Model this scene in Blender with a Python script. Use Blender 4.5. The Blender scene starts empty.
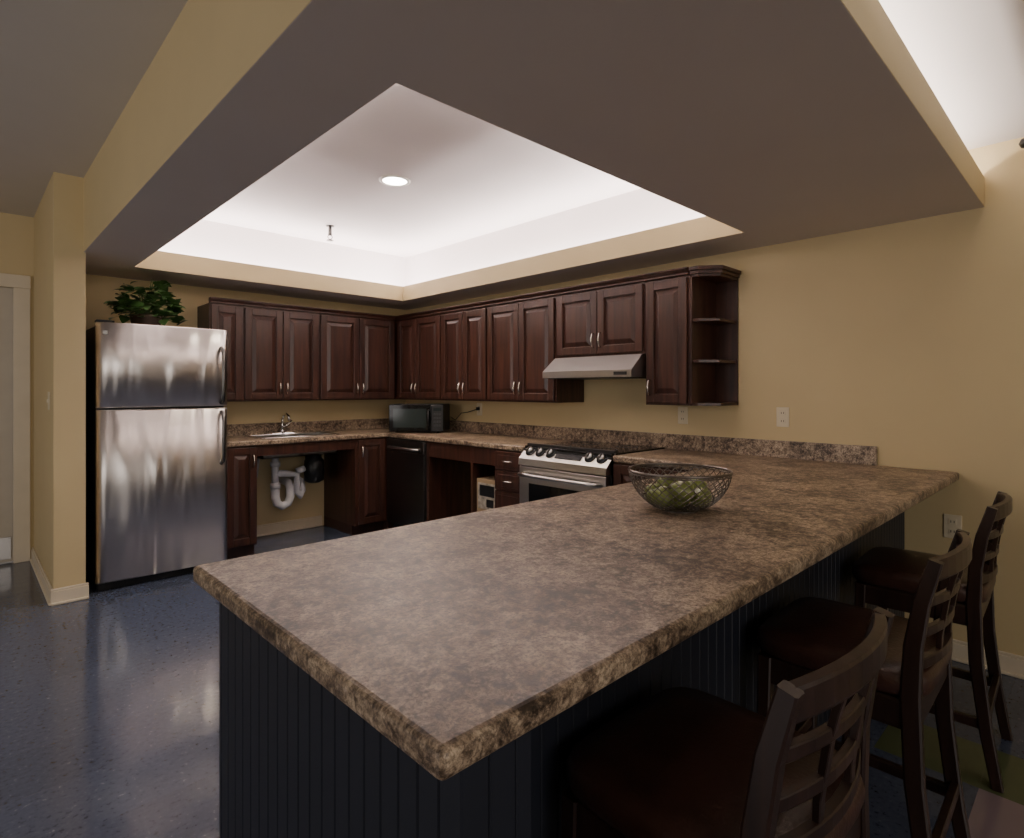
import bpy, bmesh, math, random
from mathutils import Vector, Matrix
random.seed(7)
# ------------------------------------------------------------------ materials
def new_mat(name):
    m = bpy.data.materials.new(name); m.use_nodes = True
    nt = m.node_tree; b = nt.nodes['Principled BSDF']
    return m, nt, b
def simple(name, col, rough=0.5, metal=0.0, noise=0.06, scale=8.0, bump=0.0, bscale=80.0, spec=0.5, coat=0.0):
    m, nt, b = new_mat(name)
    tc = nt.nodes.new('ShaderNodeTexCoord')
    n = nt.nodes.new('ShaderNodeTexNoise'); n.inputs['Scale'].default_value = scale; n.inputs['Detail'].default_value = 4
    nt.links.new(tc.outputs['Object'], n.inputs['Vector'])
    r = nt.nodes.new('ShaderNodeValToRGB')
    r.color_ramp.elements[0].position = .3; r.color_ramp.elements[1].position = .7
    r.color_ramp.elements[0].color = (*[c*(1-noise) for c in col], 1)
    r.color_ramp.elements[1].color = (*[min(1, c*(1+noise)) for c in col], 1)
    nt.links.new(n.outputs['Fac'], r.inputs['Fac']); nt.links.new(r.outputs['Color'], b.inputs['Base Color'])
    b.inputs['Roughness'].default_value = rough; b.inputs['Metallic'].default_value = metal
    b.inputs['Specular IOR Level'].default_value = spec; b.inputs['Coat Weight'].default_value = coat
    if bump > 0:
        n2 = nt.nodes.new('ShaderNodeTexNoise'); n2.inputs['Scale'].default_value = bscale; n2.inputs['Detail'].default_value = 3
        nt.links.new(tc.outputs['Object'], n2.inputs['Vector'])
        bp = nt.nodes.new('ShaderNodeBump'); bp.inputs['Strength'].default_value = bump; bp.inputs['Distance'].default_value = .01
        nt.links.new(n2.outputs['Fac'], bp.inputs['Height']); nt.links.new(bp.outputs['Normal'], b.inputs['Normal'])
    return m
def wood(name, c1, c2, rough=.32, vert=True):
    m, nt, b = new_mat(name)
    tc = nt.nodes.new('ShaderNodeTexCoord'); mp = nt.nodes.new('ShaderNodeMapping')
    mp.inputs['Scale'].default_value = (30, 30, 2.2) if vert else (3, 30, 30)
    n = nt.nodes.new('ShaderNodeTexNoise'); n.inputs['Scale'].default_value = 1.0; n.inputs['Detail'].default_value = 6; n.inputs['Distortion'].default_value = .6
    r = nt.nodes.new('ShaderNodeValToRGB'); r.color_ramp.elements[0].position = .3; r.color_ramp.elements[1].position = .72
    r.color_ramp.elements[0].color = (*c1, 1); r.color_ramp.elements[1].color = (*c2, 1)
    nt.links.new(tc.outputs['Object'], mp.inputs['Vector']); nt.links.new(mp.outputs['Vector'], n.inputs['Vector'])
    nt.links.new(n.outputs['Fac'], r.inputs['Fac']); nt.links.new(r.outputs['Color'], b.inputs['Base Color'])
    b.inputs['Roughness'].default_value = rough
    return m
def brushed(name, col=(.62, .6, .59), rough=.28, wav=.0, horiz=True):
    m, nt, b = new_mat(name)
    tc = nt.nodes.new('ShaderNodeTexCoord')
    mp = nt.nodes.new('ShaderNodeMapping'); mp.inputs['Scale'].default_value = (2, 2, 400) if horiz else (400, 400, 2)
    n = nt.nodes.new('ShaderNodeTexNoise'); n.inputs['Scale'].default_value = 1; n.inputs['Detail'].default_value = 3
    nt.links.new(tc.outputs['Object'], mp.inputs['Vector']); nt.links.new(mp.outputs['Vector'], n.inputs['Vector'])
    bp = nt.nodes.new('ShaderNodeBump'); bp.inputs['Strength'].default_value = .12; bp.inputs['Distance'].default_value = .002
    nt.links.new(n.outputs['Fac'], bp.inputs['Height'])
    last = bp
    if wav > 0:
        mp2 = nt.nodes.new('ShaderNodeMapping'); mp2.inputs['Scale'].default_value = (6.5, 6.5, 1.3)
        n2 = nt.nodes.new('ShaderNodeTexNoise'); n2.inputs['Scale'].default_value = 1; n2.inputs['Detail'].default_value = .5; n2.inputs['Distortion'].default_value = 1.0
        nt.links.new(tc.outputs['Object'], mp2.inputs['Vector']); nt.links.new(mp2.outputs['Vector'], n2.inputs['Vector'])
        bp2 = nt.nodes.new('ShaderNodeBump'); bp2.inputs['Strength'].default_value = 1.0; bp2.inputs['Distance'].default_value = wav
        nt.links.new(n2.outputs['Fac'], bp2.inputs['Height']); nt.links.new(bp.outputs['Normal'], bp2.inputs['Normal'])
        last = bp2
    nt.links.new(last.outputs['Normal'], b.inputs['Normal'])
    b.inputs['Base Color'].default_value = (*col, 1); b.inputs['Metallic'].default_value = 1; b.inputs['Roughness'].default_value = rough
    return m
def emis(name, col, s):
    m, nt, b = new_mat(name)
    b.inputs['Base Color'].default_value = (*col, 1)
    b.inputs['Emission Color'].default_value = (*col, 1); b.inputs['Emission Strength'].default_value = s
    return m
def laminate():
    m, nt, b = new_mat('laminate_countertop')
    tc = nt.nodes.new('ShaderNodeTexCoord')
    def nz(sc, det, dist, rough=.6):
        n = nt.nodes.new('ShaderNodeTexNoise'); n.inputs['Scale'].default_value = sc; n.inputs['Detail'].default_value = det
        n.inputs['Distortion'].default_value = dist; n.inputs['Roughness'].default_value = rough
        nt.links.new(tc.outputs['Object'], n.inputs['Vector']); return n
    big = nz(7, 3, .4, .6); mid = nz(36, 8, .4, .84); fine = nz(140, 4, .2, .75)
    mm = nt.nodes.new('ShaderNodeMix'); mm.data_type = 'FLOAT'; mm.inputs[0].default_value = .72
    nt.links.new(big.outputs['Fac'], mm.inputs[2]); nt.links.new(mid.outputs['Fac'], mm.inputs[3])
    r = nt.nodes.new('ShaderNodeValToRGB'); cr = r.color_ramp
    cr.elements[0].position = .415; cr.elements[0].color = (.050, .034, .023, 1)
    cr.elements[1].position = .585; cr.elements[1].color = (.62, .49, .345, 1)
    e = cr.elements.new(.465); e.color = (.17, .12, .082, 1)
    e = cr.elements.new(.515); e.color = (.37, .275, .19, 1)
    nt.links.new(mm.outputs[0], r.inputs['Fac'])
    r2 = nt.nodes.new('ShaderNodeValToRGB'); r2.color_ramp.elements[0].position = .40; r2.color_ramp.elements[1].position = .56
    r2.color_ramp.elements[0].color = (.20, .17, .15, 1); r2.color_ramp.elements[1].color = (1.0, 1.0, 1.0, 1)
    nt.links.new(fine.outputs['Fac'], r2.inputs['Fac'])
    mx = nt.nodes.new('ShaderNodeMix'); mx.data_type = 'RGBA'; mx.blend_type = 'MULTIPLY'; mx.inputs[0].default_value = .78
    nt.links.new(r.outputs['Color'], mx.inputs[6]); nt.links.new(r2.outputs['Color'], mx.inputs[7])
    nt.links.new(mx.outputs[2], b.inputs['Base Color'])
    b.inputs['Roughness'].default_value = .38
    return m
def floor_mat():
    m, nt, b = new_mat('vinyl_tile_floor')
    N = nt.nodes.new; L = nt.links.new
    tc = N('ShaderNodeTexCoord'); sp = N('ShaderNodeSeparateXYZ'); L(tc.outputs['Object'], sp.inputs[0])
    def math_(op, a, c=None):
        n = N('ShaderNodeMath'); n.operation = op
        if isinstance(a, (int, float)): n.inputs[0].default_value = a
        else: L(a, n.inputs[0])
        if c is not None:
            if isinstance(c, (int, float)): n.inputs[1].default_value = c
            else: L(c, n.inputs[1])
        return n.outputs[0]
    tx = math_('DIVIDE', sp.outputs[0], .305); ty = math_('DIVIDE', sp.outputs[1], .305)
    fx = math_('FLOOR', tx); fy = math_('FLOOR', ty)
    cb = N('ShaderNodeCombineXYZ'); L(fx, cb.inputs[0]); L(fy, cb.inputs[1])
    wn = N('ShaderNodeTexWhiteNoise'); wn.noise_dimensions = '3D'; L(cb.outputs[0], wn.inputs['Vector'])
    v = N('ShaderNodeTexNoise'); v.inputs['Scale'].default_value = 48; v.inputs['Detail'].default_value = 5; v.inputs['Roughness'].default_value = .65
    L(tc.outputs['Object'], v.inputs['Vector'])
    r = N('ShaderNodeValToRGB'); cr = r.color_ramp
    cr.elements[0].position = .34; cr.elements[0].color = (.026, .034, .060, 1)
    cr.elements[1].position = .72; cr.elements[1].color = (.24, .27, .34, 1)
    e = cr.elements.new(.41); e.color = (.070, .088, .142, 1); e = cr.elements.new(.63); e.color = (.088, .110, .172, 1)
    L(v.outputs['Fac'], r.inputs['Fac'])
    hv = N('ShaderNodeHueSaturation'); L(r.outputs['Color'], hv.inputs['Color'])
    val = math_('MULTIPLY_ADD', wn.outputs['Value'], .16); val.node.inputs[2].default_value = .92
    L(val, hv.inputs['Value'])
    def band(s, lo, hi):
        return math_('MULTIPLY', math_('GREATER_THAN', s, lo), math_('LESS_THAN', s, hi))
    g = math_('MULTIPLY', band(fx, 7.5, 8.5), band(fy, -8.5, 1.5))
    p = math_('MULTIPLY', band(fx, 6.5, 7.5), band(fy, -8.5, .5))
    mg = N('ShaderNodeMix'); mg.data_type = 'RGBA'; L(g, mg.inputs[0]); L(hv.outputs['Color'], mg.inputs[6]); mg.inputs[7].default_value = (.11, .135, .065, 1)
    mp_ = N('ShaderNodeMix'); mp_.data_type = 'RGBA'; L(p, mp_.inputs[0]); L(mg.outputs[2], mp_.inputs[6]); mp_.inputs[7].default_value = (.30, .23, .26, 1)
    L(mp_.outputs[2], b.inputs['Base Color'])
    gx = math_('FRACT', tx); gy = math_('FRACT', ty)
    n3 = N('ShaderNodeTexNoise'); n3.inputs['Scale'].default_value = 9; L(tc.outputs['Object'], n3.inputs['Vector'])
    bp = N('ShaderNodeBump'); bp.inputs['Strength'].default_value = .25; bp.inputs['Distance'].default_value = .005
    sx = math_('LESS_THAN', gx, .006); sy = math_('LESS_THAN', gy, .006)
    s = math_('MAXIMUM', sx, sy)
    h = math_('SUBTRACT', n3.outputs['Fac'], math_('MULTIPLY', s, .3))
    L(h, bp.inputs['Height']); L(bp.outputs['Normal'], b.inputs['Normal'])
    b.inputs['Roughness'].default_value = .13; b.inputs['Specular IOR Level'].default_value = .7
    return m

M = {}
M['wall'] = simple('wall_paint_yellow', (.64, .515, .285), .6, noise=.03, scale=2, bump=.06, bscale=180)
M['ceil'] = simple('ceiling_paint', (.62, .58, .54), .7, noise=.02, scale=2, bump=.05, bscale=150)
M['cove'] = simple('cove_paint_white', (.76, .71, .71), .7, noise=.02, scale=2)
M['soffit'] = simple('soffit_paint', (.62, .56, .52), .7, noise=.02, scale=2, bump=.05, bscale=150)
M['trim'] = simple('trim_paint_cream', (.72, .63, .48), .4, noise=.03)
M['door'] = simple('door_paint', (.56, .50, .40), .45, noise=.03)
M['floor'] = floor_mat()
M['wood'] = wood('cherry_wood', (.026, .0105, .0075), (.078, .030, .019))
M['wood_in'] = wood('cherry_wood_interior', (.022, .009, .006), (.05, .018, .011), .5)
M['stoolwood'] = wood('espresso_wood', (.019, .010, .008), (.040, .020, .014), .3)
M['leather'] = simple('brown_leather', (.050, .022, .016), .30, noise=.2, scale=20, bump=.12, bscale=120)
M['lam'] = laminate()
M['navy'] = simple('navy_beadboard_paint', (.013, .0155, .025), .5, noise=.05)
M['steel'] = brushed('brushed_steel', (.50, .48, .46), wav=0)
M['fridge'] = brushed('brushed_steel_door', (.62, .585, .56), .29, wav=.017)
M['chrome'] = simple('chrome', (.75, .75, .75), .12, 1.0, noise=.02)
M['nickel'] = simple('nickel_pull', (.6, .56, .5), .25, 1.0, noise=.02)
M['black'] = simple('black_plastic', (.012, .012, .013), .35, noise=.1)
M['glass'] = simple('black_glass', (.008, .008, .009), .06, noise=.05, spec=.3)
M['dkgrey'] = simple('dark_grey_metal', (.05, .05, .052), .4, .4, noise=.05)
M['dkss'] = simple('dark_stainless', (.16, .155, .15), .3, 1.0, noise=.05)
M['white'] = simple('white_plastic', (.75, .73, .68), .35, noise=.02)
M['ivory'] = simple('ivory_plastic', (.72, .64, .47), .35, noise=.02)
M['pvc'] = simple('white_pvc', (.60, .60, .63), .4, noise=.05)
M['leaf'] = simple('leaf_green', (.06, .14, .035), .4, noise=.7, scale=14)
M['pot'] = simple('dark_pot', (.06, .035, .022), .5, noise=.2)
M['fruit'] = simple('green_fruit', (.22, .26, .07), .3, noise=.25, scale=12)
M['wire'] = simple('dark_wire', (.20, .18, .16), .3, .9, noise=.1)
M['card'] = simple('cardboard', (.34, .24, .14), .8, noise=.1)
M['print'] = simple('carton_print', (.36, .32, .26), .6, noise=.4, scale=30)
M['lamp'] = emis('lamp_lens', (1, .93, .82), 25)
M['disp'] = simple('display_glass', (.02, .03, .03), .1)

# ------------------------------------------------------------------ builder
class B:
    def __init__(s, name):
        s.name = name; s.v = []; s.f = []; s.m = []; s.sm = []; s.mats = []; s.X = Matrix.Identity(4)
    def mi(s, k):
        if k not in s.mats: s.mats.append(k)
        return s.mats.index(k)
    def add(s, vs, fs, k, smooth=False):
        o = len(s.v); i = s.mi(k)
        for v in vs: s.v.append(tuple(s.X @ Vector(v)))
        for f in fs:
            s.f.append([o+a for a in f]); s.m.append(i); s.sm.append(smooth)
    def box(s, lo, hi, k, bevel=0, seg=2):
        lo, hi = [min(a, b) for a, b in zip(lo, hi)], [max(a, b) for a, b in zip(lo, hi)]
        if bevel <= 0:
            x0, y0, z0 = lo; x1, y1, z1 = hi
            s.add([(x0,y0,z0),(x1,y0,z0),(x1,y1,z0),(x0,y1,z0),(x0,y0,z1),(x1,y0,z1),(x1,y1,z1),(x0,y1,z1)],
                  [(0,3,2,1),(4,5,6,7),(0,1,5,4),(1,2,6,5),(2,3,7,6),(3,0,4,7)], k)
            return
        bm = bmesh.new(); bmesh.ops.create_cube(bm, size=1)
        for v in bm.verts:
            v.co = Vector([lo[i] + (v.co[i]+.5)*(hi[i]-lo[i]) for i in range(3)])
        bevel = min(bevel, min(hi[i]-lo[i] for i in range(3))*.49)
        bmesh.ops.bevel(bm, geom=bm.edges[:], offset=bevel, segments=seg, profile=.5, affect='EDGES')
        s.addbm(bm, k, False); bm.free()
    def addbm(s, bm, k, smooth):
        bm.verts.index_update()
        s.add([v.co[:] for v in bm.verts], [[v.index for v in f.verts] for f in bm.faces], k, smooth)
    def hexa(s, p, k):
        s.add(p, [(0,3,2,1),(4,5,6,7),(0,1,5,4),(1,2,6,5),(2,3,7,6),(3,0,4,7)], k)
    def tube(s, pts, r, k, n=8, cap=True, smooth=True):
        pts = [Vector(p) for p in pts]; rs = r if isinstance(r, (list, tuple)) else [r]*len(pts)
        vs = []; fs = []; prev = None
        for i, p in enumerate(pts):
            t = (pts[min(i+1, len(pts)-1)] - pts[max(i-1, 0)]).normalized()
            if prev is None:
                a = Vector((0,0,1)) if abs(t.z) < .9 else Vector((1,0,0))
                u = t.cross(a).normalized()
            else:
                u = (prev - t*prev.dot(t)).normalized()
            prev = u; w = t.cross(u)
            for j in range(n):
                an = 2*math.pi*j/n
                vs.append(p + (u*math.cos(an) + w*math.sin(an))*rs[i])
        for i in range(len(pts)-1):
            for j in range(n):
                fs.append((i*n+j, i*n+(j+1)%n, (i+1)*n+(j+1)%n, (i+1)*n+j))
        if cap:
            fs.append(list(range(n))[::-1]); fs.append([(len(pts)-1)*n+j for j in range(n)])
        s.add(vs, fs, k, smooth)
    def sweep(s, pts, w, d, side, k):
        """rectangular section; side = axis vector for the w dimension"""
        pts = [Vector(p) for p in pts]; side = Vector(side).normalized(); vs = []; fs = []
        ws = w if isinstance(w, (list, tuple)) else [w]*len(pts); ds = d if isinstance(d, (list, tuple)) else [d]*len(pts)
        for i, p in enumerate(pts):
            t = (pts[min(i+1, len(pts)-1)] - pts[max(i-1, 0)]).normalized()
            n = t.cross(side).normalized(); sd = n.cross(t).normalized()
            c = .22
            for a, b in ((-1,-1+c),(-1+c,-1),(1-c,-1),(1,-1+c),(1,1-c),(1-c,1),(-1+c,1),(-1,1-c)):
                vs.append(p + sd*a*ws[i]/2 + n*b*ds[i]/2)
        q = 8
        for i in range(len(pts)-1):
            for j in range(q):
                fs.append((i*q+j, i*q+(j+1)%q, (i+1)*q+(j+1)%q, (i+1)*q+j))
        fs.append(list(range(q))[::-1]); fs.append([(len(pts)-1)*q+j for j in range(q)])
        s.add(vs, fs, k)
    def lathe(s, prof, k, c=(0,0,0), n=24, smooth=True, cap=True):
        vs = []; fs = []
        for r, z in prof:
            for j in range(n):
                a = 2*math.pi*j/n; vs.append((c[0]+max(r,1e-4)*math.cos(a), c[1]+max(r,1e-4)*math.sin(a), c[2]+z))
        for i in range(len(prof)-1):
            for j in range(n):
                fs.append((i*n+j, i*n+(j+1)%n, (i+1)*n+(j+1)%n, (i+1)*n+j))
        if cap:
            fs.append(list(range(n))[::-1]); fs.append([(len(prof)-1)*n+j for j in range(n)])
        s.add(vs, fs, k, smooth)
    def poly(s, pts, z0, z1, k, bevel=0, seg=3):
        bm = bmesh.new()
        vs = [bm.verts.new((p[0], p[1], z0)) for p in pts]
        f = bm.faces.new(vs)
        r = bmesh.ops.extrude_face_region(bm, geom=[f])
        for e in r['geom']:
            if isinstance(e, bmesh.types.BMVert): e.co.z = z1
        bmesh.ops.recalc_face_normals(bm, faces=bm.faces[:])
        if bevel > 0:
            bmesh.ops.bevel(bm, geom=bm.edges[:], offset=bevel, segments=seg, profile=.5, affect='EDGES')
        s.addbm(bm, k, False); bm.free()
    def make(s, parent=None):
        me = bpy.data.meshes.new(s.name); me.from_pydata(s.v, [], s.f)
        for k in s.mats: me.materials.append(M[k])
        for p, i, sm in zip(me.polygons, s.m, s.sm):
            p.material_index = i; p.use_smooth = sm
        bm = bmesh.new(); bm.from_mesh(me); bmesh.ops.recalc_face_normals(bm, faces=bm.faces[:]); bm.to_mesh(me); bm.free()
        me.update()
        o = bpy.data.objects.new(s.name, me); bpy.context.collection.objects.link(o)
        if parent: o.parent = parent
        return o

# ------------------------------------------------------------------ dimensions
H = 1.32
XW, YW = 3.52, 5.33
ZS, ZL = 2.19, 2.33            # soffit underside, lip top
ZK, ZM, ZR = 2.76, 2.66, 2.48  # ceilings: kitchen, hall, dining side
CT = .92
# ------------------------------------------------------------------ shell
def shell(name, lo, hi, k):
    b = B(name); b.box(lo, hi, k); return b.make()
shell('floor', (-4, -4, -.1), (3.7, 6.0, 0), 'floor')
shell('wall_right', (XW, -4, 0), (XW+.12, YW+.12, ZK), 'wall')
shell('wall_back', (.58, YW, 0), (XW, YW+.12, ZK), 'wall')
b = B('wall_partition'); b.box((.42, 4.5, 0), (.58, 5.8, ZM), 'wall'); b.make()
b = B('wall_hall')
b.box((.40, 5.8, 0), (.58, 5.92, ZM), 'wall'); b.box((-4, 5.8, 0), (-.60, 5.92, ZM), 'wall'); b.box((-.60, 5.8, 2.12), (.40, 5.92, ZM), 'wall'); b.make()
shell('wall_left', (-4.12, -4, 0), (-4, 6.0, ZM), 'wall')
b = B('ceiling')
b.box((-4, -4, ZM), (.59, 5.92, ZM+.15), 'ceil')
b.box((.59, .90, ZK), (XW+.12, YW+.12, ZK+.1), 'cove')
b.box((.59, -4, ZR), (XW, .93, ZR+.1), 'ceil')
b.box((.57, -4, ZR), (.59, .42, ZM), 'ceil')
b.make()
b = B('ceiling_soffit')
OX0, OX1, OY0, OY1 = .895, 3.13, 1.405, 4.79
b.box((.57, .42, ZS), (XW, OY0, ZS+.02), 'soffit')
b.box((.57, OY1, ZS), (XW, YW, ZS+.02), 'soffit')
b.box((.57, OY0, ZS), (OX0, OY1, ZS+.02), 'soffit')
b.box((OX1, OY0, ZS), (XW, OY1, ZS+.02), 'soffit')
e = .0015
b.box((.57, .42-e, ZS+e), (XW, .45, ZL), 'wall')            # dining side lip
b.box((.57-e, .42, ZS+e), (.60, 4.5, ZM), 'wall')       # hall side face
b.box((.59, 4.5, ZS+.02), (.61, YW, ZK-.02), 'wall')
b.box((OX0-.03, OY0-.03, ZS+.02), (OX1+.03, OY0, ZL), 'wall')
b.box((OX0-.03, OY1-e, ZS+e), (OX1+.03, OY1+.03, ZL), 'wall')
b.box((OX0-.03, OY0, ZS+.02), (OX0, OY1, ZL), 'wall')
b.box((OX1-e, OY0, ZS+e), (OX1+.03, OY1, ZL), 'wall')
b.box((.60, .91, ZS+.02), (XW, .935, ZK), 'ceil')
# white-painted inside faces of the light cove
b.box((XW-.006, .935, ZS+.02), (XW-.0005, YW, ZK), 'cove')
b.box((.61, YW-.006, ZS+.02), (XW-.006, YW-.0005, ZK), 'cove')
b.box((.60, .935, ZS+.02), (.612, YW-.006, ZK), 'cove')
b.make()
# baseboards
def bb_y(name, x, y0, y1, sgn):   # board along y on plane x, thickness toward sgn
    b = B(name); b.box((x, y0, 0), (x+sgn*.015, y1, .085), 'trim', .003); b.box((x, y0, .085), (x+sgn*.010, y1, .10), 'trim', .004); b.box((x, y0, 0), (x+sgn*.026, y1, .018), 'trim', .006); b.make()
def bb_x(name, y, x0, x1, sgn):
    b = B(name); b.box((x0, y, 0), (x1, y+sgn*.015, .085), 'trim', .003); b.box((x0, y, .085), (x1, y+sgn*.010, .10), 'trim', .004); b.box((x0, y, 0), (x1, y+sgn*.026, .018), 'trim', .006); b.make()
bb_y('baseboard_right', XW, -4, .715, -1)
bb_x('baseboard_back', YW, 1.74, 2.55, -1)
bb_y('baseboard_partition', .42, 4.49, 5.8, -1)
bb_x('baseboard_partition_end', 4.5, .405, .595, -1)
# door
b = B('door_1')
b.box((-.59, 5.83, .01), (.315, 5.87, 2.10), 'door', .003)
for (z0, z1) in ((.2, 1.0), (1.15, 1.95)):
    for (x0, x1) in ((-.50, -.18), (-.06, .22)):
        b.box((x0, 5.822, z0), (x1, 5.832, z1), 'door', .004)
b.box((-.55, 5.824, .03), (.29, 5.83, .20), 'steel', .002)
b.make()
b = B('trim_door')
b.box((.30, 5.782, 0), (.40, 5.7995, 2.10), 'trim', .004); b.box((.318, 5.80, 0), (.40, 5.88, 2.099), 'trim')
b.box((-.70, 5.780, 2.10), (.402, 5.7995, 2.20), 'trim', .004); b.box((-.60, 5.80, 2.10), (.399, 5.88, 2.119), 'trim')
b.box((-.70, 5.782, 0), (-.60, 5.7995, 2.10), 'trim', .004)
b.make()

# ------------------------------------------------------------------ cabinetry helpers
def PT(fr, plane, u, n, z):
    return (u, plane-n, z) if fr == 'B' else (plane-n, u, z)
def fbox(b, fr, plane, u0, u1, z0, z1, n0, n1, k, bev=0):
    b.box(PT(fr, plane, u0, n0, z0), PT(fr, plane, u1, n1, z1), k, bev)
def pull(b, fr, plane, u, z, n, L=.10, vertical=True):
    if vertical:
        pts = [PT(fr, plane, u, n-.004, z-L/2), PT(fr, plane, u, n+.018, z-L/2+.008), PT(fr, plane, u, n+.028, z), PT(fr, plane, u, n+.018, z+L/2-.008), PT(fr, plane, u, n-.004, z+L/2)]
    else:
        pts = [PT(fr, plane, u-L/2, n-.004, z), PT(fr, plane, u-L/2+.008, n+.018, z), PT(fr, plane, u, n+.028, z), PT(fr, plane, u+L/2-.008, n+.018, z), PT(fr, plane, u+L/2, n-.004, z)]
    b.tube(pts, [.006, .0045, .006, .0045, .006], 'nickel', 8)
def door(b, fr, plane, u0, u1, z0, z1, hside=None, hz=None, n0=.0, st=.055):
    g = .003; u0 += g; u1 -= g; z0 += g; z1 -= g; t = .02
    fbox(b, fr, plane, u0, u0+st, z0, z1, n0, n0+t, 'wood', .003)
    fbox(b, fr, plane, u1-st, u1, z0, z1, n0, n0+t, 'wood', .003)
    fbox(b, fr, plane, u0+st, u1-st, z0, z0+st, n0, n0+t, 'wood', .003)
    fbox(b, fr, plane, u0+st, u1-st, z1-st, z1, n0, n0+t, 'wood', .003)
    a0, a1, c0, c1 = u0+st, u1-st, z0+st, z1-st
    fbox(b, fr, plane, a0, a1, c0, c1, n0, n0+.006, 'wood')
    i1, i2 = .006, .036
    P = lambda u, n, z: PT(fr, plane, u, n, z)
    b.hexa([P(a0+i1, n0+.006, c0+i1), P(a1-i1, n0+.006, c0+i1), P(a1-i1, n0+.006, c1-i1), P(a0+i1, n0+.006, c1-i1),
            P(a0+i2, n0+.018, c0+i2), P(a1-i2, n0+.018, c0+i2), P(a1-i2, n0+.018, c1-i2), P(a0+i2, n0+.018, c1-i2)], 'wood')
    if hside:
        u = u0+st/2 if hside == 'lo' else u1-st/2
        pull(b, fr, plane, u, hz, n0+t)
def crown(b, fr, plane, u0, u1, z):
    fbox(b, fr, plane, u0, u1, z, z+.014, -.02, .022, 'wood', .003)
    P = lambda u, n, zz: PT(fr, plane, u, n, zz)
    b.hexa([P(u0, -.02, z+.014), P(u1, -.02, z+.014), P(u1, .014, z+.014), P(u0, .014, z+.014),
            P(u0, -.02, z+.034), P(u1, -.02, z+.034), P(u1, .034, z+.034), P(u0, .034, z+.034)], 'wood')
    fbox(b, fr, plane, u0, u1, z+.034, z+.044, -.02, .037, 'wood', .002)
UZ0, UZ1 = 1.225, 2.02
def upper(fr, plane, u0, u1, doors, wallc, z0=UZ0, name='kitchen_upper_cabinet'):
    b = B(name); g = .0006
    depth = wallc - plane
    fbox(b, fr, plane, u0+g, u1-g, z0, UZ1, -depth+.002, 0, 'wood')
    for (a, c, hs) in doors:
        door(b, fr, plane, a, c, z0+.012, UZ1-.012, hs, z0+.11)
    crown(b, fr, plane, u0+g, u1-g, UZ1)
    b.make()
UY = 5.01; UX = 3.20
upper('B', UY, 1.448, 1.707, [(1.455, 1.70, 'lo')], YW)
upper('B', UY, 1.707, 2.37, [(1.715, 2.035, 'hi'), (2.035, 2.36, 'lo')], YW)
upper('B', UY, 2.37, 3.165, [(2.38, 2.77, 'hi'), (2.77, 3.16, 'lo')], YW)
upper('R', UX, 4.26, YW-.002, [(4.66, 4.975, 'lo'), (4.27, 4.66, 'hi')], XW)
upper('R', UX, 3.622, 4.26, [(3.935, 4.25, 'lo'), (3.63, 3.935, 'hi')], XW)
upper('R', UX, 2.85, 3.622, [(3.24, 3.612, 'lo'), (2.865, 3.24, 'hi')], XW)
upper('R', UX, 2.083, 2.85, [(2.465, 2.84, 'lo'), (2.095, 2.465, 'hi')], XW, z0=1.555)
upper('R', UX, 1.773, 2.083, [(1.782, 2.072, 'hi')], XW)
# open end shelf with clipped corner
b = B('open_end_shelf')
y1 = 1.772; w = .155
def cpts(ins=0, out=0):
    return [(XW-.003, y1), (UX+ins-out, y1), (UX+ins-out, y1-.05-out*.6), (UX+.085+ins*.5-out*.6, y1-w+ins-out), (XW-.003, y1-w+ins-out)]
for z in (UZ0, 1.485, 1.735, UZ1-.018):
    b.poly(cpts(.0 if z in (UZ0, UZ1-.018) else .010), z, z+.018, 'wood', .002, 1)
b.box((XW-.015, y1-w, UZ0), (XW-.003, y1, UZ1), 'wood')
b.box((UX, y1-.012, UZ0), (XW-.003, y1, UZ1), 'wood')
b.poly(cpts(0, .008), UZ1, UZ1+.02, 'wood')
b.poly(cpts(0, .020), UZ1+.02, UZ1+.044, 'wood', .003, 1)
b.make()

# ------------------------------------------------------------------ base cabinets
BY = 4.72; BX = 2.90; BT = CT-.04
def carcass(b, fr, plane, u0, u1, wallc):
    fbox(b, fr, plane, u0, u1, .09, BT-.001, -(wallc-plane)+.002, 0, 'wood')
    fbox(b, fr, plane, u0, u1, .0, .09, -(wallc-plane)+.002, -.06, 'wood_in')
b = B('base_cabinet'); carcass(b, 'B', BY, 1.47, 1.715, YW)
door(b, 'B', BY, 1.475, 1.71, .10, BT-.01, 'hi', BT-.12); b.make()
b = B('base_cabinet'); carcass(b, 'B', BY, 2.573, BX+.0, YW)
b.box((BX, 4.70, .0), (XW-.002, YW-.002, BT-.001), 'wood_in')
door(b, 'B', BY, 2.60, 2.875, .10, BT-.01, 'lo', BT-.12); b.make()
b = B('sink_apron_panel'); fbox(b, 'B', BY, 1.716, 2.572, BT-.09, BT-.001, -.03, .0, 'wood', .003)
b.make()
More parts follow.
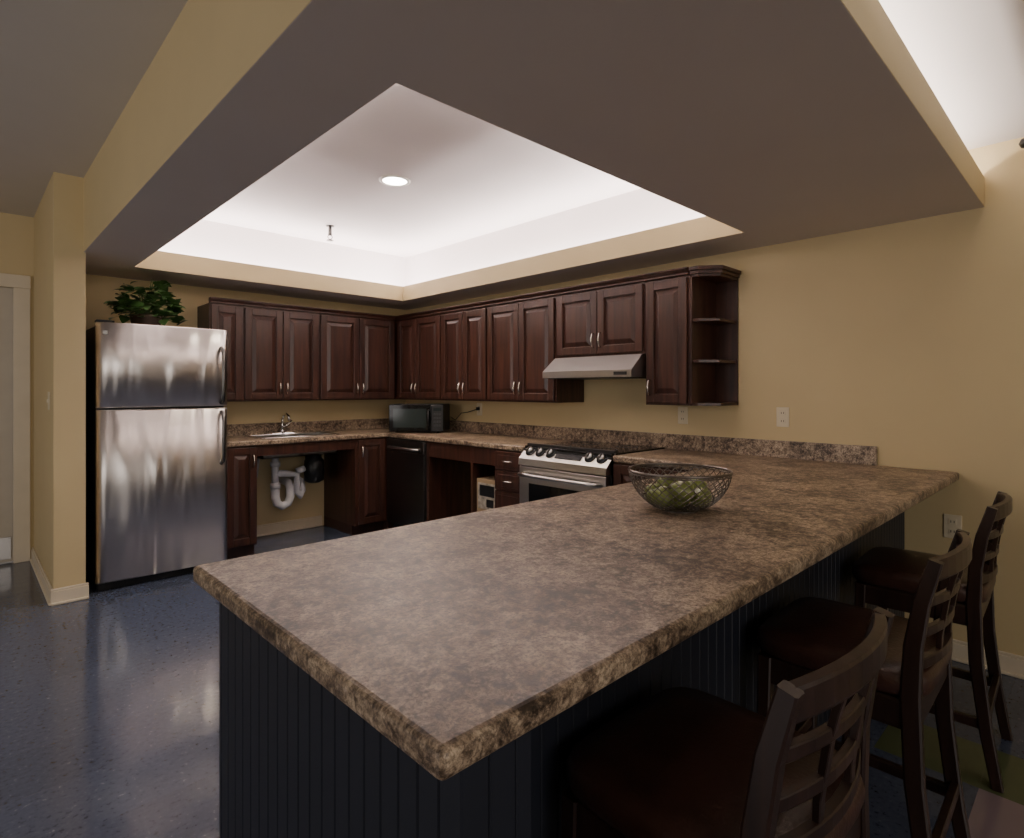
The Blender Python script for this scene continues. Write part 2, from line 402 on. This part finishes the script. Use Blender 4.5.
# right run
b = B('dishwasher')
b.box((BX, 4.08, .09), (XW-.02, 4.69, BT-.004), 'dkgrey')
b.box((BX+.05, 4.08, 0), (XW-.02, 4.69, .09), 'black')
b.box((BX-.022, 4.085, .10), (BX, 4.685, BT-.12), 'dkss', .004)
b.box((BX-.026, 4.085, BT-.115), (BX, 4.685, BT-.01), 'dkss', .006)
b.tube([(BX-.02, 4.15, BT-.08), (BX-.055, 4.17, BT-.08), (BX-.06, 4.385, BT-.08), (BX-.055, 4.60, BT-.08), (BX-.02, 4.62, BT-.08)], .012, 'steel')
b.make()
b = B('open_base_shelf')
b.box((BX, 4.04, .0), (XW-.002, 4.075, BT-.001), 'wood')
b.box((BX-.0, 3.50, BT-.13), (BX+.02, 4.04, BT-.001), 'wood', .003)
b.box((BX, 3.46, .0), (XW-.002, 3.485, BT-.001), 'wood')
b.box((BX, 3.485, BT-.13), (BX+.02, 3.50, BT-.001), 'wood')
b.box((BX, 3.20, BT-.13), (BX+.02, 3.46, BT-.001), 'wood', .003)
b.box((BX+.02, 3.195, .33), (XW-.002, 3.46, .35), 'wood')
b.box((BX+.02, 3.195, .09), (XW-.002, 3.46, .11), 'wood')
b.box((XW-.012, 3.195, .09), (XW-.002, 3.46, BT-.001), 'wood_in')
b.make()
b = B('cardboard_box')
b.box((2.93, 3.20, .352), (3.27, 3.45, .63), 'card', .003)
b.box((2.927, 3.22, .40), (2.931, 3.43, .60), 'print'); b.box((2.925, 3.24, .50), (2.929, 3.41, .585), 'black'); b.box((2.925, 3.25, .42), (2.929, 3.33, .48), 'black')
b.make()
b = B('drawer_cabinet'); carcass(b, 'R', BX, 2.89, 3.19, XW)
for z0, z1 in ((.10, .34), (.34, .58), (.58, .73), (.73, BT-.008)):
    fbox(b, 'R', BX, 2.895, 3.185, z0+.003, z1-.003, 0, .02, 'wood', .005)
    fbox(b, 'R', BX, 2.93, 3.15, z0+.03, z1-.03, .018, .024, 'wood', .004)
    pull(b, 'R', BX, 3.04, (z0+z1)/2, .022, vertical=False)
b.make()
b = B('base_cabinet'); carcass(b, 'R', BX, 1.43, 2.115, XW)
door(b, 'R', BX, 1.77, 2.11, .10, BT-.01, 'lo', BT-.12)
door(b, 'R', BX, 1.45, 1.77, .10, BT-.01, 'hi', BT-.12); b.make()

# ------------------------------------------------------------------ peninsula base
b = B('peninsula_base')
b.box((.440, .745, 0), (XW-.002, 1.425, BT-.001), 'navy')
b.box((.440, .545, 0), (.55, .75, BT-.001), 'navy')
def beads_x(x0, x1, y, sgn):
    x = x0
    while x < x1-.005:
        xe = min(x+.046, x1); b.box((x+.0006, y, .0), (xe-.0006, y+sgn*.006, BT-.002), 'navy', .0025, 1); x = xe
def beads_y(y0, y1, x, sgn):
    y = y0
    while y < y1-.005:
        ye = min(y+.046, y1); b.box((x, y+.0006, .0), (x+sgn*.006, ye-.0006, BT-.002), 'navy', .0025, 1); y = ye
beads_y(.539, 1.43, .440, -1)
beads_x(.434, .556, .545, -1)
beads_y(.545, .739, .55, 1)
beads_x(.556, XW-.003, .745, -1)
b.make()

# ------------------------------------------------------------------ countertop
tmp = B('tmp_counter')
tmp.poly([(2.88,2.885),(XW-.001,2.885),(XW-.001,YW-.001),(1.465,YW-.001),(1.465,4.69),(2.88,4.69)], BT, CT, 'lam', .011, 3)
to = tmp.make()
cut = B('cutter'); cut.box((1.80, 4.83, BT-.05), (2.46, 5.19, CT+.05), 'lam'); cu = cut.make()
md = to.modifiers.new('sinkhole', 'BOOLEAN'); md.object = cu; md.operation = 'DIFFERENCE'; md.solver = 'EXACT'
dg = bpy.context.evaluated_depsgraph_get()
me2 = bpy.data.meshes.new_from_object(to.evaluated_get(dg))
tv = [v.co[:] for v in me2.vertices]; tf = [list(p.vertices) for p in me2.polygons]
bpy.data.objects.remove(cu); bpy.data.objects.remove(to)
b = B('kitchen_countertop')
b.add(tv, tf, 'lam')
b.poly([(.384,.513),(XW-.001,.513),(XW-.001,2.115),(2.88,2.115),(2.88,1.455),(.384,1.455)], BT, CT, 'lam', .011, 3)
b.box((XW-.022, .86, CT-.002), (XW-.0015, 2.115, CT+.10), 'lam', .004)
b.box((XW-.022, 2.116, CT-.002), (XW-.0015, 2.884, CT+.10), 'lam', .001)
b.box((XW-.022, 2.885, CT-.002), (XW-.0015, YW-.023, CT+.10), 'lam', .004)
b.box((1.465, YW-.022, CT-.002), (XW-.0015, YW-.0015, CT+.10), 'lam', .004)
b.make()
# sink
b = B('kitchen_sink')
x0, x1, y0, y1s = 1.785, 2.475, 4.815, 5.205
for lo, hi in (((x0,y0,CT),(x1,y0+.035,CT+.006)), ((x0,y1s-.035,CT),(x1,y1s,CT+.006)), ((x0,y0,CT),(x0+.035,y1s,CT+.006)), ((x1-.035,y0,CT),(x1,y1s,CT+.006)), ((2.115,y0,CT-.01),(2.145,y1s,CT+.004))):
    b.box(lo, hi, 'chrome', .002)
b.box((x0+.02, y0+.02, CT-.17), (x1-.02, y1s-.02, CT-.16), 'steel')
for lo, hi in (((x0+.02,y0+.02,CT-.17),(x0+.028,y1s-.02,CT)), ((x1-.028,y0+.02,CT-.17),(x1-.02,y1s-.02,CT)), ((x0+.02,y0+.02,CT-.17),(x1-.02,y0+.028,CT)), ((x0+.02,y1s-.028,CT-.17),(x1-.02,y1s-.02,CT)), ((2.12,y0+.02,CT-.17),(2.14,y1s-.02,CT))):
    b.box(lo, hi, 'steel')
b.make()
b = B('kitchen_faucet')
fx, fy = 2.13, 5.245
b.box((fx-.10, fy-.02, CT+.001), (fx+.10, fy+.02, CT+.012), 'chrome', .005)
b.lathe([(.024, 0), (.022, .03), (.015, .04)], 'chrome', (fx, fy, CT+.01))
b.tube([(fx, fy, CT+.02), (fx, fy, CT+.12), (fx, fy-.03, CT+.17), (fx, fy-.09, CT+.185), (fx, fy-.14, CT+.165), (fx, fy-.155, CT+.13)], [.013,.012,.011,.011,.011,.013], 'chrome', 10)
b.tube([(fx+.005, fy, CT+.06), (fx+.04, fy-.01, CT+.08), (fx+.08, fy-.02, CT+.12)], [.008,.007,.009], 'chrome')
b.make()
b = B('sink_plumbing')
def pipe(pts, r=.024, k='pvc'): b.tube(pts, r, k, 12)
zt = CT-.172
pipe([(1.97, 5.0, zt), (1.97, 5.0, .50)], .03); b.lathe([(.042,0),(.042,.04)], 'pvc', (1.97,5.0,.66)); b.lathe([(.042,0),(.042,.04)], 'pvc', (1.97,5.0,.47))
pipe([(1.97, 5.0, .52), (1.97, 5.0, .40), (1.985, 5.0, .34), (2.03, 5.0, .31), (2.08, 5.0, .33), (2.10, 5.0, .38), (2.10, 5.0, .46), (2.11, 5.06, .50), (2.12, YW-.003, .51)], .036)
pipe([(1.97, 5.0, .60), (2.06, 5.0, .59), (2.16, 5.0, .57), (2.16, 5.0, .42), (2.19, 5.0, .38), (2.22, 5.02, .42), (2.22, 5.05, .50), (2.24, YW-.003, .52)], .03)
pipe([(2.16, 5.0, .60), (2.23, 5.0, .62)], .028)
pipe([(1.82, YW-.003, .55), (1.82, 5.22, .55), (1.83, 5.215, .73)], .012)
pipe([(1.89, YW-.003, .55), (1.89, 5.22, .55), (1.91, 5.215, .73)], .012)
b.lathe([(.05,0),(.085,.02),(.09,.12),(.085,.2),(.05,.24),(.05,.262)], 'black', (2.32, 5.0, .485))
b.box((2.38, 5.22, .48), (2.50, YW-.003, .76), 'black', .008)
b.make()

# ------------------------------------------------------------------ refrigerator
b = B('refrigerator')
fx0, fx1, fy = .645, 1.445, 4.62
b.box((fx0+.004, fy+.012, .03), (fx1-.004, 5.29, 1.745), 'dkgrey', .006)
b.box((fx0+.02, fy+.004, .05), (fx1-.02, fy+.014, 1.74), 'black')
b.box((fx0+.01, fy-.03, .0), (fx1-.01, fy+.02, .06), 'black', .004)
for xx in (fx0+.05, fx1-.05):
    for yy in (4.8, 5.2): b.lathe([(.02, 0), (.02, .035)], 'black', (xx, yy, 0), 10)
def curved_door(z0, z1):
    nx = 28; vs = []; fs = []
    prof = []
    for i in range(nx+1):
        u = i/nx; x = fx0+(fx1-fx0)*u; e_ = abs(2*u-1)
        bul = .018*(1-e_**2); rc = .0
        if e_ > .97: rc = .012*((e_-.97)/.03)**2
        prof.append((x, fy-.058-bul+rc))
    for (x, y) in prof:
        vs += [(x, y+.006, z0), (x, y, z0+.006), (x, y, z1-.006), (x, y+.006, z1)]
    n = len(prof)
    mid = [(i*4+1, (i+1)*4+1, (i+1)*4+2, i*4+2) for i in range(n-1)]
    for i in range(n-1):
        for j in (0, 2): fs.append((i*4+j, (i+1)*4+j, (i+1)*4+j+1, i*4+j+1))
    o = len(vs)
    for (x, y) in prof: vs += [(x, fy, z0), (x, fy, z1)]
    for i in range(n-1):
        fs.append((i*4, o+i*2, o+i*2+2, (i+1)*4)); fs.append((i*4+3, (i+1)*4+3, o+i*2+3, o+i*2+1)); fs.append((o+i*2, o+i*2+1, o+i*2+3, o+i*2+2))
    fs.append((0, 1, 2, 3, o+1, o)); e2 = (n-1)
    fs.append((e2*4, o+e2*2, o+e2*2+1, e2*4+3, e2*4+2, e2*4+1))
    b.add(vs, fs, 'fridge', False)
    k = b.mi('fridge'); base = len(b.v)-len(vs)
    for f in mid: b.f.append([base+q for q in f]); b.m.append(k); b.sm.append(True)
curved_door(.055, 1.188); curved_door(1.203, 1.765)
def fh(z0, z1):
    x = fx1-.045; y = fy-.062
    b.tube([(x, y, z0), (x, y-.04, z0+.02), (x, y-.052, z0+.06), (x, y-.055, (z0+z1)/2), (x, y-.052, z1-.06), (x, y-.04, z1-.02), (x, y, z1)], [.014,.014,.012,.012,.012,.014,.014], 'dkss', 12)
fh(1.225, 1.63); fh(.78, 1.16)
b.box((fx0+.0, fy-.05, 1.765), (fx0+.10, fy+.02, 1.78), 'black', .004)
b.box((fx0+.03, fy-.079, 1.68), (fx0+.06, fy-.06, 1.71), 'chrome', .003)
b.make()

# ------------------------------------------------------------------ range
b = B('electric_range')
ry0, ry1 = 2.122, 2.878; rx = 2.86
b.box((rx+.02, ry0, .05), (XW-.025, ry1, CT-.012), 'dkgrey')
b.box((rx+.05, ry0+.02, 0), (XW-.05, ry1-.02, .05), 'black')
b.box((rx+.03, ry0-.0, CT-.012), (XW-.026, ry1, CT+.008), 'glass', .004)
for cx_, cy_, r_ in ((3.05, 2.32, .10), (3.05, 2.68, .075), (3.33, 2.32, .075), (3.33, 2.68, .10)):
    b.lathe([(r_, 0), (r_, .0012), (r_-.006, .0012), (r_-.006, 0)], 'dkgrey', (cx_, cy_, CT+.0082), 32, cap=False)
# sloped front control panel
b.hexa([(rx-.035, ry0, .80), (rx+.06, ry0, .80), (rx+.06, ry1, .80), (rx-.035, ry1, .80),
        (rx-.028, ry0, .845), (rx+.07, ry0, CT+.02), (rx+.07, ry1, CT+.02), (rx-.028, ry1, .845)], 'steel')
# black trim along the back edge of the panel
b.box((rx+.055, ry0, CT+.004), (rx+.085, ry1, CT+.023), 'black', .003)
# knobs on sloped face
sl = Vector((.098, 0, .095)).normalized(); nrm = Vector((-sl.z, 0, sl.x))
base = Vector((rx+.021, 0, .8925))
for yy in (2.19, 2.285, 2.62, 2.715, 2.81):
    c = base + Vector((0, yy, 0))
    b.tube([c+nrm*.0, c+nrm*.006], [.040, .039], 'black', 24); b.tube([c+nrm*.006, c+nrm*.026], [.026, .022], 'steel', 20)
    b.tube([c+nrm*.028-sl*.017, c+nrm*.028+sl*.017], .005, 'black', 6)
c = base; y_a, y_b = 2.345, 2.565
b.hexa([c+Vector((0,y_a,0))-sl*.038+nrm*.001, c+Vector((0,y_b,0))-sl*.038+nrm*.001, c+Vector((0,y_b,0))+sl*.038+nrm*.001, c+Vector((0,y_a,0))+sl*.038+nrm*.001,
        c+Vector((0,y_a,0))-sl*.038+nrm*.004, c+Vector((0,y_b,0))-sl*.038+nrm*.004, c+Vector((0,y_b,0))+sl*.038+nrm*.004, c+Vector((0,y_a,0))+sl*.038+nrm*.004], 'glass')
b.box((rx-.03, ry0+.004, .25), (rx+.02, ry1-.004, .792), 'steel', .006)
b.box((rx-.033, ry0+.10, .34), (rx-.028, ry1-.10, .68), 'glass', .002)
b.tube([(rx-.025, ry0+.04, .735), (rx-.075, ry0+.05, .74), (rx-.085, ry0+.12, .74), (rx-.09, (ry0+ry1)/2, .74), (rx-.085, ry1-.12, .74), (rx-.075, ry1-.05, .74), (rx-.025, ry1-.04, .735)], .013, 'steel', 12)
b.box((rx-.028, ry0+.004, .06), (rx+.02, ry1-.004, .24), 'steel', .006)
b.make()
# hood
b = B('range_hood')
h0, h1 = 1.405, 1.553; hx = 3.04; ha, hb = 2.086, 2.847
b.hexa([(hx, ha, h0), (XW-.002, ha, h0), (XW-.002, hb, h0), (hx, hb, h0),
        (hx, ha, h0+.045), (XW-.002, ha, h0+.045), (XW-.002, hb, h0+.045), (hx, hb, h0+.045)], 'steel')
b.hexa([(hx+.001, ha+.0001, h0+.045), (XW-.002, ha+.0001, h0+.045), (XW-.002, hb-.0001, h0+.045), (hx+.001, hb-.0001, h0+.045),
        (hx+.13, ha+.005, h1), (XW-.002, ha+.005, h1), (XW-.002, hb-.005, h1), (hx+.13, hb-.005, h1)], 'steel')
b.box((hx+.03, 2.12, h0-.006), (XW-.05, 2.81, h0+.001), 'dkgrey')
b.box((hx-.002, 2.12, h0+.012), (hx+.002, 2.22, h0+.033), 'black')
b.make()

# ------------------------------------------------------------------ microwave
b = B('microwave_oven')
b.X = Matrix.Translation((3.19, 4.59, CT+.001)) @ Matrix.Rotation(math.radians(-48), 4, 'Z')
W2, D2, Hh = .255, .17, .265
b.box((-W2, -D2+.02, .012), (W2, D2, Hh), 'black', .006)
b.box((-W2, -D2-.005, .014), (W2*.55, -D2+.02, Hh-.004), 'glass', .004)
b.box((W2*.56, -D2-.003, .014), (W2, -D2+.02, Hh-.004), 'black', .004)
b.box((-W2+.04, -D2-.0065, .05), (W2*.38, -D2-.004, Hh-.04), 'disp')
b.tube([(W2*.48, -D2-.004, .05), (W2*.48, -D2-.035, .06), (W2*.48, -D2-.035, Hh-.06), (W2*.48, -D2-.004, Hh-.05)], .008, 'black')
b.box((W2*.64, -D2-.005, Hh-.06), (W2*.94, -D2-.002, Hh-.03), 'disp')
for i in range(4):
    for j in range(3):
        b.box((W2*(.65+.1*j), -D2-.005, .06+.035*i), (W2*(.72+.1*j), -D2-.002, .08+.035*i), 'dkgrey')
for xx in (-.2, .2):
    for yy in (-.13, .13): b.lathe([(.012, 0), (.012, .013)], 'black', (xx, yy, 0), 8)
b.make()
b = B('power_cord')
b.tube([(3.44, 4.44, 1.06), (3.45, 4.38, 1.03), (3.46, 4.30, 1.10), (3.47, 4.22, 1.11), (3.48, 4.14, 1.13), (3.505, 4.10, 1.145)], .004, 'black')
b.box((3.485, 4.085, 1.13), (3.508, 4.115, 1.16), 'black', .003)
b.make()

# ------------------------------------------------------------------ outlets
def outlet(name, p, fr, switch=False):
    b = B(name)
    def bx(u0, u1, z0, z1, n0, n1, k, bev=0):
        if fr == 'R': b.box((p[0]-n0, p[1]+u0, p[2]+z0), (p[0]-n1, p[1]+u1, p[2]+z1), k, bev)
    bx(-.036, .036, -.058, .058, .0005, .006, 'ivory', .002)
    if switch:
        bx(-.006, .006, -.013, .013, .005, .014, 'ivory', .002)
    else:
        for s in (-.024, .024):
            bx(-.017, .017, s-.014, s+.014, .005, .0085, 'ivory', .003)
            bx(-.008, -.005, s-.005, s+.006, .008, .009, 'black'); bx(.005, .008, s-.005, s+.006, .008, .009, 'black')
    b.make()
outlet('wall_outlet', (XW, 1.348, 1.16), 'R'); outlet('wall_outlet', (XW, 2.0, 1.15), 'R')
outlet('wall_outlet', (XW, .54, .65), 'R'); outlet('wall_outlet', (XW, 4.10, 1.14), 'R')
outlet('light_switch', (.42, 4.72, 1.25), 'R', True)

# ------------------------------------------------------------------ bar stools
def stool(x, y, rot):
    b = B('bar_stool'); b.X = Matrix.Translation((x, y, 0)) @ Matrix.Rotation(math.radians(rot), 4, 'Z')
    k = 'stoolwood'
    prof = [(-.225, 0), (-.195, .18), (-.170, .40), (-.163, .60), (-.168, .72), (-.185, .83), (-.212, .93)]
    for s in (-1, 1):
        b.sweep([(s*.195, q[0], q[1]) for q in prof], .026, [.032, .036, .04, .042, .038, .034, .028], (1, 0, 0), k)
        b.sweep([(s*.19, .185, 0), (s*.19, .178, .3), (s*.188, .172, .59)], [.028, .032, .036], [.028, .032, .036], (1, 0, 0), k)
        b.sweep([(s*.192, -.20, .20), (s*.19, .18, .20)], .02, .032, (1, 0, 0), k)
        b.sweep([(s*.192, -.17, .555), (s*.19, .17, .555)], .022, .07, (1, 0, 0), k)
    b.sweep([(-.19, .175, .555), (.19, .175, .555)], .022, .07, (0, 1, 0), k)
    b.sweep([(-.19, -.168, .555), (.19, -.168, .555)], .022, .07, (0, 1, 0), k)
    b.sweep([(-.19, .18, .26), (.19, .18, .26)], .02, .034, (0, 1, 0), k)
    b.sweep([(-.19, -.195, .22), (.19, -.195, .22)], .02, .032, (0, 1, 0), k)
    def yb(z):
        for (a, c) in zip(prof[:-1], prof[1:]):
            if a[1] <= z <= c[1]: return a[0]+(c[0]-a[0])*(z-a[1])/(c[1]-a[1])
        return prof[-1][0]
    def rail(z, hh, th=.018, bow=.035):
        pts = [(-.19+.38*i/10, yb(z)-bow*(1-(2*i/10-1)**2), z+(.008 if hh > .04 else 0)*(1-(2*i/10-1)**2)) for i in range(11)]
        b.sweep(pts, hh, th, (0, 0, 1), k)
    rail(.905, .048, .020); rail(.825, .022, .014); rail(.75, .022, .014)
    for s in (-.065, .065):
        bow = .035*(1-(s/.19)**2)
        b.sweep([(s, yb(z)-bow, z) for z in (.675, .72, .77, .815, .86, .90)], .020, .012, (1, 0, 0), k)
    rail(.675, .026)
    # upholstered seat: rounded domed cushion
    bm = bmesh.new(); bmesh.ops.create_cube(bm, size=1)
    bmesh.ops.subdivide_edges(bm, edges=bm.edges[:], cuts=7, use_grid_fill=True)
    for v in bm.verts:
        u, w_, t = v.co.x*2, v.co.y*2, v.co.z*2
        m_ = max(abs(u), abs(w_))
        p_ = 6; nn = (abs(u)**p_+abs(w_)**p_)**(1/p_)
        sc = (m_/nn) if nn > 1e-6 else 1
        shrink = 1-.05*abs(t)**3
        X_ = u*sc*.215*shrink*(1-.03*(w_ < 0)*abs(w_)); Y_ = w_*sc*.208*shrink+.008
        Z_ = .622 + t*.03 + (.012*(1-m_**2.5) if t > 0 else 0)
        v.co = Vector((X_, Y_, Z_))
    b.addbm(bm, 'leather', True); bm.free()
    b.make()
stool(.985, .495, -2); stool(1.80, .492, 1); stool(2.66, .492, 2)

# ------------------------------------------------------------------ fruit bowl
b = B('wire_fruit_bowl'); bc = Vector((1.735, 1.00, CT+.001))
R = 12; N = 36
def bp_(i, a):
    t = i/R; r = .062+.103*math.sin(t*math.pi/2*.95)**.85 if t > 0 else .062
    z = .006+.125*t**1.35
    return bc + Vector((r*math.cos(a), r*math.sin(a), z))
for i in range(R):
    for j in range(N):
        a = 2*math.pi*(j+.5*(i % 2))/N; a1 = a+math.pi/N; a2 = a-math.pi/N
        b.tube([bp_(i, a), bp_(i+1, a1)], .0016, 'wire', 4, False); b.tube([bp_(i, a), bp_(i+1, a2)], .0016, 'wire', 4, False)
for i, rr in ((0, .003), (R, .0045), (R-.6, .002)):
    b.tube([bp_(i, 2*math.pi*j/48) for j in range(49)], rr, 'wire', 6)
b.lathe([(.063, 0), (.063, .003)], 'wire', tuple(bc))
b.make()
b = B('green_pear')
pp = [(0, 0), (.018, .002), (.032, .014), (.036, .032), (.030, .050), (.019, .066), (.014, .078), (.006, .085), (0, .084)]
for (dx, dy, dz, rx_, rz_) in ((.0,.0,.020,80,10), (.062,.02,.028,75,100), (-.06,.03,.028,85,200), (.02,-.066,.028,80,300), (-.03,.07,.030,70,60), (.05,-.035,.052,80,140), (-.035,-.03,.052,78,250), (.01,.045,.056,84,20)):
    b.X = Matrix.Translation(bc+Vector((dx, dy, dz+.02))) @ Matrix.Rotation(math.radians(rz_), 4, 'Z') @ Matrix.Rotation(math.radians(rx_), 4, 'X') @ Matrix.Translation((0, 0, -.038))
    b.lathe(pp, 'fruit', n=16); b.tube([(0,0,.083), (.002,0,.10)], .002, 'pot', 5)
o = b.make()

# ------------------------------------------------------------------ plant
b = B('potted_pothos_plant'); pc = Vector((.99, 4.90, 1.747))
b.lathe([(.075, 0), (.085, .01), (.10, .10), (.105, .12), (.095, .12), (.09, .10)], 'pot', tuple(pc), 24)
def leaf(base, d, up, L, Wd):
    d = d.normalized(); s = d.cross(up).normalized(); n = s.cross(d).normalized()
    P = lambda t, w, h: base + d*L*t + s*Wd*w + n*L*h
    vs = [P(0,0,0), P(.12,.42,.05), P(.42,.5,.08), P(.75,.28,.02), P(1,0,-.12), P(.75,-.28,.02), P(.42,-.5,.08), P(.12,-.42,.05), P(.45,0,0), P(.75,0,-.03)]
    b.add(vs, [(0,1,2,8), (8,2,3,9), (9,3,4), (0,8,6,7), (8,9,5,6), (9,4,5)], 'leaf', True)
for i in range(210):
    a = random.uniform(0, 2*math.pi); r = .19*math.sqrt(random.random()); h = .12 + (1-(r/.19)**2)*.24*random.uniform(.4, 1.05) + random.uniform(-.07, .05)
    p = pc + Vector((r*math.cos(a)*1.05, r*math.sin(a)*.8, max(.04, h)))
    d = Vector((math.cos(a)+random.uniform(-.8,.8), math.sin(a)+random.uniform(-.8,.8), random.uniform(-.35,.6)))
    L = random.uniform(.055, .10)
    leaf(p, d, Vector((random.uniform(-.4,.4), random.uniform(-.4,.4), 1)), L, L*.85)
    if i % 4 == 0: b.tube([pc+Vector((0,0,.10)), pc+Vector((r*.5*math.cos(a), r*.4*math.sin(a), h+.02)), p], .0025, 'leaf', 4, False)
b.make()

# ------------------------------------------------------------------ ceiling fixtures
b = B('recessed_ceiling_light'); lc = (2.16, 3.41, ZK)
b.lathe([(.082, -.001), (.108, -.001), (.108, -.006), (.085, -.010), (.082, -.006), (.082, -.001)], 'white', lc, 40, cap=False)
b.lathe([(.081, -.005), (.081, -.0035)], 'lamp', lc, 40)
b.make()
b = B('fire_sprinkler'); sc_ = (2.35, 4.75, ZK)
b.lathe([(.036, 0), (.036, -.006), (.016, -.012), (.016, -.07), (.020, -.075), (.012, -.085)], 'dkss', sc_, 16)
x, y, z = sc_
b.tube([(x-.012, y, z-.08), (x-.022, y, z-.10), (x, y, z-.125)], .004, 'dkss'); b.tube([(x+.012, y, z-.08), (x+.022, y, z-.10), (x, y, z-.125)], .004, 'dkss')
b.lathe([(.030, -.126), (.030, -.130)], 'dkss', sc_, 16)
b.make()
b = B('curtain_rod')
b.tube([(3.44, .22, 2.435), (3.44, -1.8, 2.435)], .009, 'black', 10)
b.lathe([(0,-.026),(.018,-.018),(.026,0),(.018,.018),(0,.026)], 'black', (3.44, .265, 2.425), 16)
b.tube([(3.44, .20, 2.435), (3.44, .265, 2.425)], .009, 'black', 10)
for yy in (.12, -1.7): b.tube([(3.44, yy, 2.435), (XW-.001, yy, 2.435)], .006, 'black', 8); b.box((XW-.008, yy-.015, 2.40), (XW-.001, yy+.015, 2.47), 'black')
b.make()

# ------------------------------------------------------------------ lights
def area(name, loc, rot, sx, sy, e, col):
    l = bpy.data.lights.new(name, 'AREA'); l.shape = 'RECTANGLE'; l.size = sx; l.size_y = sy; l.energy = e; l.color = col
    o = bpy.data.objects.new(name, l); o.location = loc; o.rotation_euler = rot; bpy.context.collection.objects.link(o); return o
UP = (math.pi, 0, 0); cw = (1.0, .90, .85)
area('cove_light_back', (2.0, 5.18, 2.225), UP, 2.8, .05, 50, cw)
area('cove_light_right', (3.41, 3.1, 2.225), UP, .05, 3.9, 66, cw)
area('cove_light_left', (.72, 3.1, 2.225), UP, .05, 3.4, 28, cw)
area('cove_light_near', (2.0, 1.12, 2.225), UP, 2.4, .05, 24, cw)
area('cove_light_dining', (2.1, .62, 2.225), UP, 2.7, .05, 32, cw)
l = bpy.data.lights.new('can_light', 'SPOT'); l.energy = 80; l.spot_size = math.radians(125); l.spot_blend = .8; l.color = (1, .84, .62); l.shadow_soft_size = .07
o = bpy.data.objects.new('can_light', l); o.location = (2.16, 3.41, ZK-.02); bpy.context.collection.objects.link(o)
# added fill lights behind / left of the camera, standing in for assumed windows
area('fill_light_rear', (-.5, -3.6, 1.6), (math.radians(90), 0, 0), 3.0, 1.6, 50, (1.0, .92, .85))
area('fill_light_hall', (-3.6, 2.5, 1.5), (math.radians(90), 0, math.radians(-90)), 2.5, 1.6, 42, (1.0, .94, .92))
w = bpy.data.worlds.new('World'); bpy.context.scene.world = w; w.use_nodes = True
bg = w.node_tree.nodes['Background']; bg.inputs[0].default_value = (.88, .76, .64, 1); bg.inputs[1].default_value = .43

# ------------------------------------------------------------------ camera
cam = bpy.data.cameras.new('camera'); co = bpy.data.objects.new('camera', cam); bpy.context.collection.objects.link(co)
cam.sensor_width = 36; cam.lens = 36*576/1024; cam.clip_start = .02
co.location = (0, 0, H); co.rotation_euler = (math.radians(90), 0, math.radians(-43.85))
cam.shift_y = -29/1024
bpy.context.scene.camera = co
